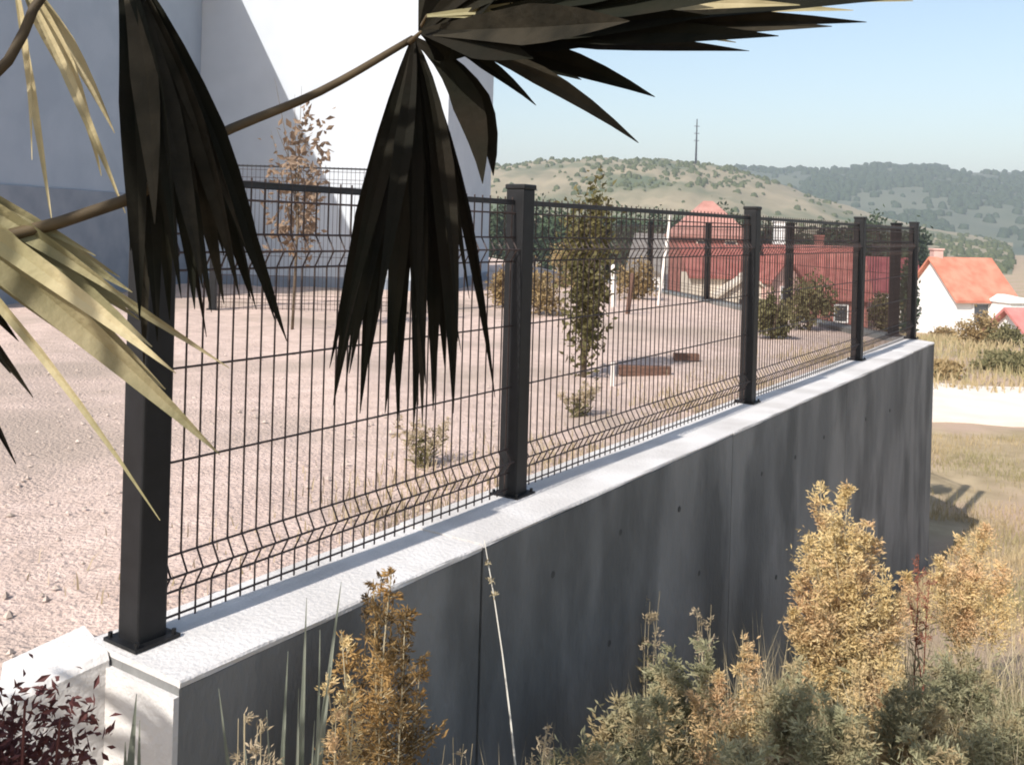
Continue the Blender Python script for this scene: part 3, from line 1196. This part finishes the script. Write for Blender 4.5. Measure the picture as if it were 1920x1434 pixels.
def frond(hub, petiole_pts, leaves, m_, pet_r=.0062, label=None):
    """hub: point; leaves: list of (tip, sag, width, twist)"""
    mb = MB()
    kp = [Vector(p) for p in petiole_pts] + [hub]
    kp = [kp[0] * 2 - kp[1]] + kp + [kp[-1] * 2 - kp[-2]]
    pp = []
    for i in range(1, len(kp) - 2):
        for f in (0, .2, .4, .6, .8):
            q0, q1, q2, q3 = kp[i - 1:i + 3]
            pp.append((q1 * 2 + (q2 - q0) * f + (q0 * 2 - q1 * 5 + q2 * 4 - q3) * f * f + (q1 * 3 - q0 - q2 * 3 + q3) * f ** 3) * .5)
    pp.append(hub)
    n_ = len(pp)
    mb.tube(pp, [pet_r * (1.5 - .6 * i / (n_ - 1)) for i in range(n_)], 6)
    fr = mb.build("frond", M_petiole, palm, smooth=True)
    if label:
        fr["label"] = label
    for (tip, sag, w, tw) in leaves:
        mid = (hub + tip) / 2 + sag
        lm = leaflet_mesh(hub, tip, mid, w, twist=tw, fold=rngp.uniform(.2, .6))
        lm.build("leaflet", M_palm2 if (m_ is M_palm and rngp.random() < .22) else m_, fr)
    return fr


# frond A: its hub hangs over the middle of the fence
hubA = P(775, 72, 1.55)
pa = [CROWN + Vector((.06, .0, .03)), P(110, 418, 1.28), P(390, 262, 1.40), P(600, 172, 1.49)]
LA = []
for (px, py, Y, w) in ((625, 760, 1.62, .040), (655, 700, 1.50, .034), (675, 775, 1.58, .036), (640, 640, 1.45, .030), (690, 690, 1.66, .030), (722, 775, 1.5, .034),
                       (745, 790, 1.62, .034), (775, 808, 1.55, .038), (792, 800, 1.47, .030), (812, 770, 1.6, .032), (850, 775, 1.52, .036), (835, 700, 1.66, .03),
                       (928, 745, 1.72, .024), (858, 640, 1.45, .026), (705, 600, 1.4, .03), (618, 690, 1.66, .03), (880, 560, 1.6, .022)):
    LA.append((P(px, py, Y), Vector((rngp.uniform(-.02, .03), rngp.uniform(-.03, .03), .10 + rngp.uniform(-.02, .04))), w, rngp.uniform(-.7, .7)))
for k in range(14):
    LA.append((P(rngp.uniform(625, 870), rngp.uniform(520, 790), rngp.uniform(1.46, 1.66)), Vector((rngp.uniform(-.02, .03), rngp.uniform(-.03, .03), .09)), rngp.uniform(.012, .024), rngp.uniform(-1, 1)))
LA.append((P(905, 345, 1.52), Vector((.05, 0, .05)), .05, .3))
LA.append((P(925, 330, 1.58), Vector((.06, 0, .05)), .05, -.4))
frond(hubA, pa, LA, M_palm, label="dark frond hanging straight down before the fence")
# fan of the same crown stretching right, seen from the side
hubA2 = P(790, 60, 1.50)
LB = []
for (px, py, Y, w, sg) in ((1720, -5, 1.30, .050, .02), (1690, -14, 1.42, .045, .02), (1625, 42, 1.34, .042, .02), (1560, 50, 1.5, .04, .01), (1460, 68, 1.28, .045, .01), (1405, 96, 1.42, .042, .01),
                           (1330, 88, 1.56, .045, .01), (1240, 72, 1.7, .05, .01), (1180, 40, 1.2, .06, .01), (1560, -40, 1.2, .06, .02), (1420, -70, 1.25, .06, .03), (1300, -90, 1.3, .06, .03),
                           (1150, -120, 1.3, .06, .03), (1050, -150, 1.35, .06, .03), (1650, -30, 1.5, .05, .03), (1500, -20, 1.6, .05, .02), (1350, 20, 1.65, .06, .02), (1250, -10, 1.7, .06, .02), (1330, 30, 1.3, .06, .01), (1150, 80, 1.4, .055, .01),
                           (1228, 182, 1.46, .045, .035), (1215, 176, 1.54, .032, .03), (1197, 268, 1.40, .030, .05), (1005, 198, 1.5, .024, .03), (1090, 150, 1.6, .035, .02), (1000, 110, 1.35, .05, .0), (960, 90, 1.6, .05, .0)):
    LB.append((P(px, py, Y), Vector((0, rngp.uniform(-.02, .02), sg)), w, rngp.uniform(-.5, .5)))
for (px, py, Y, w) in ((900, 95, 1.52, .07), (930, 60, 1.45, .07), (980, 20, 1.42, .07), (880, -60, 1.45, .07), (960, -40, 1.4, .07), (1020, 60, 1.55, .07), (840, -90, 1.5, .06), (900, 30, 1.6, .08), (860, 110, 1.56, .06)):
    LB.append((P(px, py, Y), Vector((0, 0, .01)), w, rngp.uniform(-.3, .3)))
frond(hubA2, [P(768, 80, 1.53)], LB, M_palm, .003, label="broad dark fan stretching out against the sky")
# dry strands on top of that fan
LC = []
for (px, py, Y, w) in ((1712, 2, 1.38, .022), (1600, 20, 1.38, .03), (1500, 10, 1.33, .03), (1380, 80, 1.36, .02), (1440, 4, 1.42, .03)):
    LC.append((P(px, py, Y), Vector((0, 0, .022)), w, rngp.uniform(-.3, .3)))
frond(P(800, 30, 1.46), [P(790, 50, 1.48)], LC, M_palmdry, .002, label="dry tan strands lying over the dark fan")
# frond B: large drooping fan on the left
hubB = P(222, -95, 1.38)
LD = []
for (px, py, Y, w) in ((538, 640, 1.48, .034), (515, 600, 1.40, .036), (480, 580, 1.52, .034), (450, 560, 1.36, .040), (420, 570, 1.46, .04), (395, 560, 1.32, .042), (365, 580, 1.44, .04),
                       (340, 560, 1.30, .040), (318, 600, 1.42, .036), (295, 640, 1.34, .036), (270, 690, 1.44, .032), (262, 600, 1.28, .034), (330, 480, 1.26, .04), (245, 470, 1.34, .03), (300, 520, 1.5, .045),
                       (360, 500, 1.55, .045), (420, 480, 1.58, .045), (235, 330, 1.45, .03), (470, 560, 1.60, .04), (290, 420, 1.24, .04), (380, 540, 1.26, .035), (500, 560, 1.62, .032)):
    LD.append((P(px, py, Y), Vector((rngp.uniform(.0, .03), rngp.uniform(-.03, .03), .05 + rngp.uniform(-.02, .03))), w, rngp.uniform(-.8, .8)))
for k in range(14):
    LD.append((P(rngp.uniform(240, 500), rngp.uniform(440, 640), rngp.uniform(1.3, 1.6)), Vector((rngp.uniform(0, .03), rngp.uniform(-.03, .03), .05)), rngp.uniform(.012, .026), rngp.uniform(-1, 1)))
frond(hubB, [CROWN + Vector((.02, -.02, .05)), P(-160, 240, 1.22), P(90, -20, 1.32)], LD, M_palm, label="dark drooping fan hanging before the first post")
LE = []
for (px, py, Y, w) in ((215, 250, 1.42, .022), (190, 330, 1.36, .018), (235, 400, 1.33, .014), (98, 420, 1.30, .011), (140, 180, 1.4, .03), (60, 300, 1.28, .010)):
    LE.append((P(px, py, Y), Vector((rngp.uniform(-.01, .02), 0, .05)), w, rngp.uniform(-.6, .6)))
frond(P(20, -70, 1.36), [CROWN + Vector((.0, -.02, .06)), P(-190, 180, 1.2), P(-60, 0, 1.3)], LE, M_palmdry, .006, label="thin half dry strands before the shaded wing")
# frond C: sunlit dry fan entering from the left
hubC = P(-400, 205, 1.22)
LF = []
for (px, py, Y, w, sg) in ((248, 548, 1.32, .034, .03), (255, 575, 1.28, .030, .035), (262, 600, 1.36, .030, .03), (285, 650, 1.30, .040, .04), (310, 730, 1.26, .050, .04), (330, 770, 1.30, .055, .035), (412, 852, 1.24, .044, .05),
                           (300, 975, 1.22, .014, .09), (430, 690, 1.36, .020, .02), (225, 520, 1.4, .026, .03), (250, 690, 1.36, .05, .03), (280, 735, 1.4, .05, .03), (180, 480, 1.3, .024, .02), (200, 620, 1.25, .05, .03), (215, 660, 1.38, .05, .03), (240, 610, 1.33, .035, .03), (330, 700, 1.22, .03, .04)):
    LF.append((P(px, py, Y), Vector((.0, rngp.uniform(-.02, .02), sg)), w, rngp.uniform(-.35, .35)))
frond(hubC, [CROWN + Vector((-.02, -.04, .08)), P(-560, 380, 1.12)], LF, M_palmdry, label="sunlit dry tan fan crossing the first post")
LG = []
for (px, py, Y, w) in ((62, 745, 1.3, .022), (30, 870, 1.36, .02), (20, 700, 1.28, .026), (35, 640, 1.4, .03), (-20, 900, 1.3, .03)):
    LG.append((P(px, py, Y), Vector((.01, 0, .05)), w, rngp.uniform(-.6, .6)))
frond(P(-300, 420, 1.2), [CROWN + Vector((.0, -.05, .03))], LG, M_palm, label="dark leaf tips reaching in at the left")
# upper and rear fronds added unseen above the view, to shade those below
for (hx, hy, hz_, dx, dy, m_) in ((-1.05, .70, 1.95, .6, -.35, M_palm), (-1.75, .3, 1.6, -.7, -.6, M_palm)):
    hub = Vector((hx, hy, hz_))
    dirv = Vector((dx, dy, -.05)).normalized()
    side = dirv.cross(Z).normalized()
    lv = []
    for k in range(20):
        a = R(-115 + 230 * k / 19)
        q = dirv * math.cos(a) + side * math.sin(a)
        Ln = rngp.uniform(.5, .62)
        lv.append((hub + q * Ln + Vector((0, 0, -.16)), Vector((0, 0, .05)), .058, rngp.uniform(-.2, .2)))
    frond(hub, [CROWN + Vector((0, 0, .05)), CROWN.lerp(hub, .5) + Vector((0, 0, .12))], lv, m_)

# ------------------------------------------------------------------ weeds on the slope
def weed(name, label, cat, base, tops, pl_m, st_m, lf_m, plen=.45, prad=.06, npl=260, nlf=60, psize=.026, lsize=.07, seed=0, sr=.004, group=None):
    rng = np.random.default_rng(seed)
    base = Vector(base)
    t = thing(name, label, cat, base, group)
    mb = MB()
    pc, pd, lc, ld = [], [], [], []
    for tp in tops:
        tp = Vector(tp)
        off = Vector((rng.normal() * .03, rng.normal() * .03, -.03))
        mid = (base + tp) / 2 + Vector((rng.normal() * .03, rng.normal() * .03, .02))
        curve = [(base + off) * (1 - f) ** 2 + mid * 2 * f * (1 - f) + tp * f * f for f in np.linspace(0, 1, 8)]
        mb.tube(curve, [sr * (1.2 - .9 * i / 7) for i in range(8)], 5)
        nbr = max(3, npl // 12)
        for q_ in range(nbr):
            f0 = 1 - plen * rng.uniform(0, 1) ** .85
            p = (base + off) * (1 - f0) ** 2 + mid * 2 * f0 * (1 - f0) + tp * f0 * f0
            taper = math.sin(min(1, (1 - f0) / plen + .10) * math.pi * .66)
            a = rng.uniform(0, 6.28)
            ln = prad * 1.5 * taper * rng.uniform(.35, 1.25)
            bd = Vector((math.cos(a), math.sin(a), rng.uniform(.3, 1.5))).normalized()
            mb.tube([p, p + bd * ln], [sr * .3, sr * .12], 3)
            for w_ in range(22):
                g_ = rng.uniform(.05, 1.1)
                o = bd * (ln * g_) + Vector((rng.normal(), rng.normal(), rng.normal() - .4 * g_)) * (ln * .10 + .003)
                pc.append(p + o)
                pd.append((bd.x + rng.normal() * .6, bd.y + rng.normal() * .6, bd.z * .6 + rng.normal() * .6))
        for _ in range(nlf):
            f = rng.uniform(.05, 1 - plen * .7)
            p = (base + off) * (1 - f) ** 2 + mid * 2 * f * (1 - f) + tp * f * f
            a = rng.uniform(0, 6.28)
            lc.append(p)
            ld.append((math.cos(a), math.sin(a), rng.uniform(-.1, 1.1)))
    mb.build("stem", st_m, t)
    if pc:
        cloud("plume", np.array([tuple(p) for p in pc]), psize * .72, pl_m, t, seed + 1, {"kind": "stuff"}, aspect=.30, dirs=np.array(pd))
    if lc:
        cloud("leaves", np.array([tuple(p) for p in lc]), lsize, lf_m, t, seed + 2, {"kind": "stuff"}, aspect=.17, dirs=np.array(ld))
    return t


def gp(px, Y):
    q = P(px, 1300, Y)
    return Vector((q.x, Y, gz(q.x, Y)))


# tall plume before the wall
weed("dried_weed", "tall golden brown dried weed with dark core against the wall near its end", "weed", gp(735, 2.35),
     [P(735, 1062, 2.3), P(700, 1085, 2.35), P(760, 1150, 2.25), P(650, 1190, 2.3), P(790, 1230, 2.35)], M_goldb, M_straw, M_goldb, .8, .06, 1200, 60, .022, .06, 201)
weed("dried_weed", "pale yellow dried stalks at the left foot of the tall brown weed", "weed", gp(650, 2.1),
     [P(640, 1180, 2.1), P(612, 1260, 2.05), P(665, 1290, 2.1), P(630, 1340, 2.0)], M_gold, M_straw, M_tan, .7, .035, 420, 30, .02, .06, 205)
weed("dried_weed", "dark brown seed stalks behind the tall golden brown weed", "weed", gp(715, 2.48),
     [P(690, 1110, 2.48), P(715, 1080, 2.5), P(738, 1120, 2.5), P(705, 1180, 2.45), P(760, 1200, 2.5)], M_seed, M_seed, M_seed, .8, .035, 600, 20, .02, .05, 208)
# the big golden plume and its neighbours
weed("golden_plume_weed", "largest golden feathery weed rising before the far half of the wall", "weed", gp(1590, 4.3),
     [P(1538, 900, 4.35), P(1590, 905, 4.25), P(1560, 960, 4.2), P(1625, 985, 4.3), P(1515, 1000, 4.3), P(1655, 1060, 4.25), P(1500, 1080, 4.25), P(1600, 1040, 4.15), P(1685, 1130, 4.3), P(1483, 1140, 4.2), P(1640, 1010, 4.4), P(1575, 925, 4.4), P(1700, 1080, 4.35), P(1530, 1060, 4.1)], M_gold, M_straw, M_sage, .60, .078, 1000, 30, .030, .08, 211, .005)
weed("golden_plume_weed", "orange gold feathery weed just beyond the end of the wall", "weed", gp(1810, 5.0),
     [P(1800, 1010, 5.0), P(1850, 985, 5.1), P(1765, 1050, 4.9), P(1880, 1060, 5.0), P(1830, 1080, 4.9)], M_gold, M_straw, M_sage, .55, .09, 1000, 30, .030, .08, 221, .005)
weed("rusty_dock", "rusty red seed stalks between the two golden feathery weeds", "weed", gp(1725, 4.6),
     [P(1722, 1040, 4.6), P(1745, 1075, 4.55), P(1700, 1100, 4.6)], M_red, M_red, M_sage, .4, .035, 160, 20, .022, .07, 231)
weed("rusty_dock", "dark red seed stalks low among the grey green leaves", "weed", gp(1500, 3.2),
     [P(1490, 1330, 3.2), P(1585, 1370, 3.2), P(1520, 1360, 3.1)], M_red, M_red, M_sage, .3, .03, 120, 20, .02, .06, 233)
weed("golden_plume_weed", "small golden weed with dark shaded side left of the largest one", "weed", gp(1385, 3.4),
     [P(1392, 1180, 3.4), P(1345, 1260, 3.35), P(1415, 1230, 3.4), P(1300, 1300, 3.3)], M_gold, M_straw, M_goldb, .6, .055, 620, 40, .024, .07, 241)
weed("golden_plume_weed", "short golden weed under the largest feathery one", "weed", gp(1640, 3.7),
     [P(1655, 1215, 3.7), P(1610, 1240, 3.6), P(1690, 1250, 3.7)], M_gold, M_straw, M_sage, .5, .06, 520, 40, .026, .07, 245)
sage = [(1180, 3.0, 1290, "grey green sage clump at the foot of the wall before its second joint", 0),
        (1270, 3.4, 1190, "spindly grey green weed against the wall left of the small golden weed", 1),
        (1470, 3.3, 1240, "leafy grey green weed right of the small golden weed", 2),
        (1560, 3.1, 1290, "broad sage clump under the short golden weed", 3),
        (1700, 3.5, 1270, "sage clump right of the short golden weed", 4),
        (1800, 4.0, 1220, "grey green clump below the orange gold weed", 5),
        (1870, 3.6, 1320, "low green clump at the right edge of the weeds", 6),
        (1770, 3.1, 1370, "low pale green clump before the sage clumps", 7),
        (1400, 2.8, 1380, "low olive clump in front of the small golden weed", 8),
        (1090, 2.6, 1390, "small olive clump near the foot of the wall joint", 9),
        (1330, 3.9, 1120, "thin dry grey weed tall against the wall", 10),
        (1215, 4.0, 1090, "faint wispy dry stems before the wall's second length", 11),
        (1010, 2.5, 1350, "sparse green sprigs low against the wall's second length", 12),
        (860, 2.3, 1380, "sparse olive sprigs right of the tall brown weed", 13),
        (480, 1.85, 1330, "thin grassy sprigs low before the wall's first length", 14)]
for i, (px, Y, pt, lab, k) in enumerate(sage):
    rng = random.Random(300 + i)
    sp = 60 if k < 10 else 35
    thin = k >= 10
    tops = [P(px + rng.uniform(-sp, sp), pt + rng.uniform(0, 70), Y + rng.uniform(-.15, .15)) for _ in range(6 if thin else 11)]
    weed("sage_weed", lab, "weed", gp(px, Y), tops, M_tan if thin else M_sage, M_straw if thin else M_sage, (M_sage, M_sage, M_tan, M_sage, M_drybush)[i % 5], .35, .03 if thin else .06, 50 if thin else 150, 18 if thin else 60, .02 if thin else .034, .05 if thin else .075, 310 + 3 * i, .0025)
# long white straw leaning on the wall
weed("straw", "single pale straw leaning against the wall at its first joint", "straw", gp(1010, 2.75) + Vector((0, 0, -.02)), [P(908, 1012, 3.02)], M_straw, mat("pale_straw", (.6, .56, .48), (.7, .66, .58), 9), M_straw, .2, .004, 6, 0, .02, .05, 390, .0045)
# grey blades left of the tall weed
def blades(name, label, cat, base, tips, w, m_, seed):
    rng = random.Random(seed)
    t = thing(name, label, cat, base)
    for tp in tips:
        b = base + Vector((rng.uniform(-.03, .03), rng.uniform(-.03, .03), -.02))
        leaflet_mesh(b, tp, (b + tp) / 2 + Vector((rng.uniform(-.03, .03), 0, .06)), w * rng.uniform(.7, 1.2), waist=.4, twist=rng.uniform(-.5, .5)).build("blade", m_, t)
    return t


blades("grass_clump", "grey green grass blades between the wall end and the tall brown weed", "grass", gp(560, 2.05),
       [P(640, 1090, 2.1), P(575, 1120, 2.05), P(600, 1180, 2.0), P(540, 1220, 2.1), P(620, 1250, 2.0), P(560, 1290, 1.95), P(500, 1330, 2.0), P(590, 1350, 2.0), P(410, 1290, 1.95), P(455, 1360, 1.9)], .02, M_greyleaf, 41)
blades("broad_leaf_plant", "upright grey green leaf before the lit end of the wall", "plant", gp(255, 1.72),
       [P(256, 1300, 1.74), P(262, 1350, 1.70), P(235, 1390, 1.72)], .05, M_greyleaf, 43)
# maroon shrub at the lower left
b = gp(20, 1.55)
t = thing("maroon_shrub", "dark maroon leafed shrub at the foot of the wing wall", "shrub", b)
rng = np.random.default_rng(71)
mb = MB()
for k in range(9):
    e = P(rng.uniform(-80, 120), rng.uniform(1290, 1400), 1.55 + rng.uniform(-.1, .1))
    mb.tube([b, (b + e) / 2 + Vector((0, 0, .05)), e], [.006, .004, .002], 5)
mb.build("stem", M_maroon, t)
q = P(10, 1440, 1.55)
pts = blob_points(rng, 2200, q, (.11, .12, .12), 26, .45)
cloud("foliage", pts, .022, M_maroon, t, 72, aspect=.4)

# ------------------------------------------------------------------ grass
def blades_field(name, label, n, region, hgt, wid, material, seed, lean=.5, tags=None):
    rng = np.random.default_rng(seed)
    V, F = [], []
    c = 0
    while c < n:
        p = region(rng)
        if p is None:
            continue
        h = hgt * rng.uniform(.4, 1.3)
        a = rng.uniform(0, 6.28)
        l = rng.normal(size=2) * lean * h * .5
        w = wid * rng.uniform(.6, 1.3)
        dx, dy = math.cos(a) * w, math.sin(a) * w
        o = len(V)
        mx_, my_ = p[0] + l[0] * .4, p[1] + l[1] * .4
        V += [(p[0] - dx, p[1] - dy, p[2] - .01), (p[0] + dx, p[1] + dy, p[2] - .01), (mx_ + dx * .7, my_ + dy * .7, p[2] + h * .6), (mx_ - dx * .7, my_ - dy * .7, p[2] + h * .6), (p[0] + l[0], p[1] + l[1], p[2] + h)]
        F += [(o, o + 1, o + 2, o + 3), (o + 3, o + 2, o + 4)]
        c += 1
    me = bpy.data.meshes.new(name)
    me.from_pydata(V, [], F)
    me.update()
    return link(name, me, material, None, kind="stuff", label=label, category="grass")


def reg_field(rng):
    y = 3.0 + 14 * rng.uniform() ** 1.3
    x = rng.uniform(-.1 * y, .75 * y)
    v = Vector((x, y, 0))
    if y < 11.5 and (v - W(0, N_OUT + .04, 0)).dot(N) < 0:
        return None
    if (v - P5).dot(FN) < .3 and y > 9:
        return None
    if math.sin(x * 1.7 + y) + math.sin(y * 1.1 - x * .6) + rng.normal() * .7 < -.4:
        return None
    return (x, y, gz(x, y))


blades_field("dry_grass", "dry tan grass covering the slope below the wall", 42000, reg_field, .09, .0045, M_grass, 401)


def reg_far(rng):
    y = rng.uniform(22.2, 60)
    x = rng.uniform(.30 * y, .62 * y)
    return (x, y, gz(x, y))


blades_field("rough_grass", "rough dry grass on the slope between the road and the houses", 9000, reg_far, .35, .02, M_grass, 402)


def reg_yard(rng):
    s = rng.uniform(-1.5, 7.0)
    n_ = N_IN - abs(rng.normal()) * .28 - .03
    if rng.uniform() > (.25 + .75 * (math.sin(s * 2.3 + 1) > -.2)):
        return None
    v = W(s, n_, -.045)
    return tuple(v)


blades_field("tufted_grass", "thin dry tufts growing in the gravel just behind the fence", 3800, reg_yard, .05, .003, M_tan, 403)


def reg_slope(rng):
    y = rng.uniform(1.6, 5.0)
    x = rng.uniform(-.35 * y, .58 * y)
    v = Vector((x, y, 0))
    if (v - W(0, N_OUT + .04, 0)).dot(N) < 0 or (y < 2.2 and x < -.55):
        return None
    return (x, y, gz(x, y))


blades_field("undergrowth", "tangled olive undergrowth at the foot of the weeds", 11000, reg_slope, .26, .004, M_sage, 404, .8)
def reg_stalk(rng):
    y = rng.uniform(2.2, 5.2)
    x = rng.uniform(-.12 * y, .58 * y)
    v = Vector((x, y, 0))
    if (v - W(0, N_OUT + .06, 0)).dot(N) < 0:
        return None
    if math.sin(x * 5.1 + y * 3) + rng.normal() * .5 < .2:
        return None
    return (x, y, gz(x, y))


blades_field("dry_stalks", "thin pale dry stalks standing among the weeds", 4200, reg_stalk, .48, .0022, M_straw, 405, .45)
# tufts behind the second fence panel, in the gravel
for i, (px, py, Y, lab) in enumerate(((790, 860, 4.2, "olive brown weed tuft in the gravel under the hanging dark frond"), (1080, 780, 5.4, "flat dry weed tuft in the gravel right of the second post"))):
    b = P(px, py, Y)
    b.z = -.045
    rng = random.Random(500 + i)
    weed("weed_tuft", lab, "weed", b, [b + Vector((rng.uniform(-.14, .14), rng.uniform(-.12, .12), rng.uniform(.10, .2))) for _ in range(14)], M_tan, M_straw, M_shrub, .5, .03, 30, 14, .025, .05, 510 + 5 * i, .002)

# ------------------------------------------------------------------ air
mb = MB()
mb.box((0, 750, 55), Vector((1, 0, 0)), Vector((0, 1, 0)), Z, 2100, 1050, 64.5)
mv = bpy.data.materials.new("air")
mv.use_nodes = True
t = mv.node_tree
t.nodes.remove(t.nodes["Principled BSDF"])
pv = t.nodes.new("ShaderNodeVolumePrincipled")
pv.inputs["Color"].default_value = (.86, .91, 1.0, 1)
pv.inputs["Density"].default_value = .0006
pv.inputs["Anisotropy"].default_value = .1
t.links.new(pv.outputs[0], t.nodes["Material Output"].inputs["Volume"])
mb.build("haze", mv, kind="stuff", label="thin pale daylight haze over the valley", category="haze")
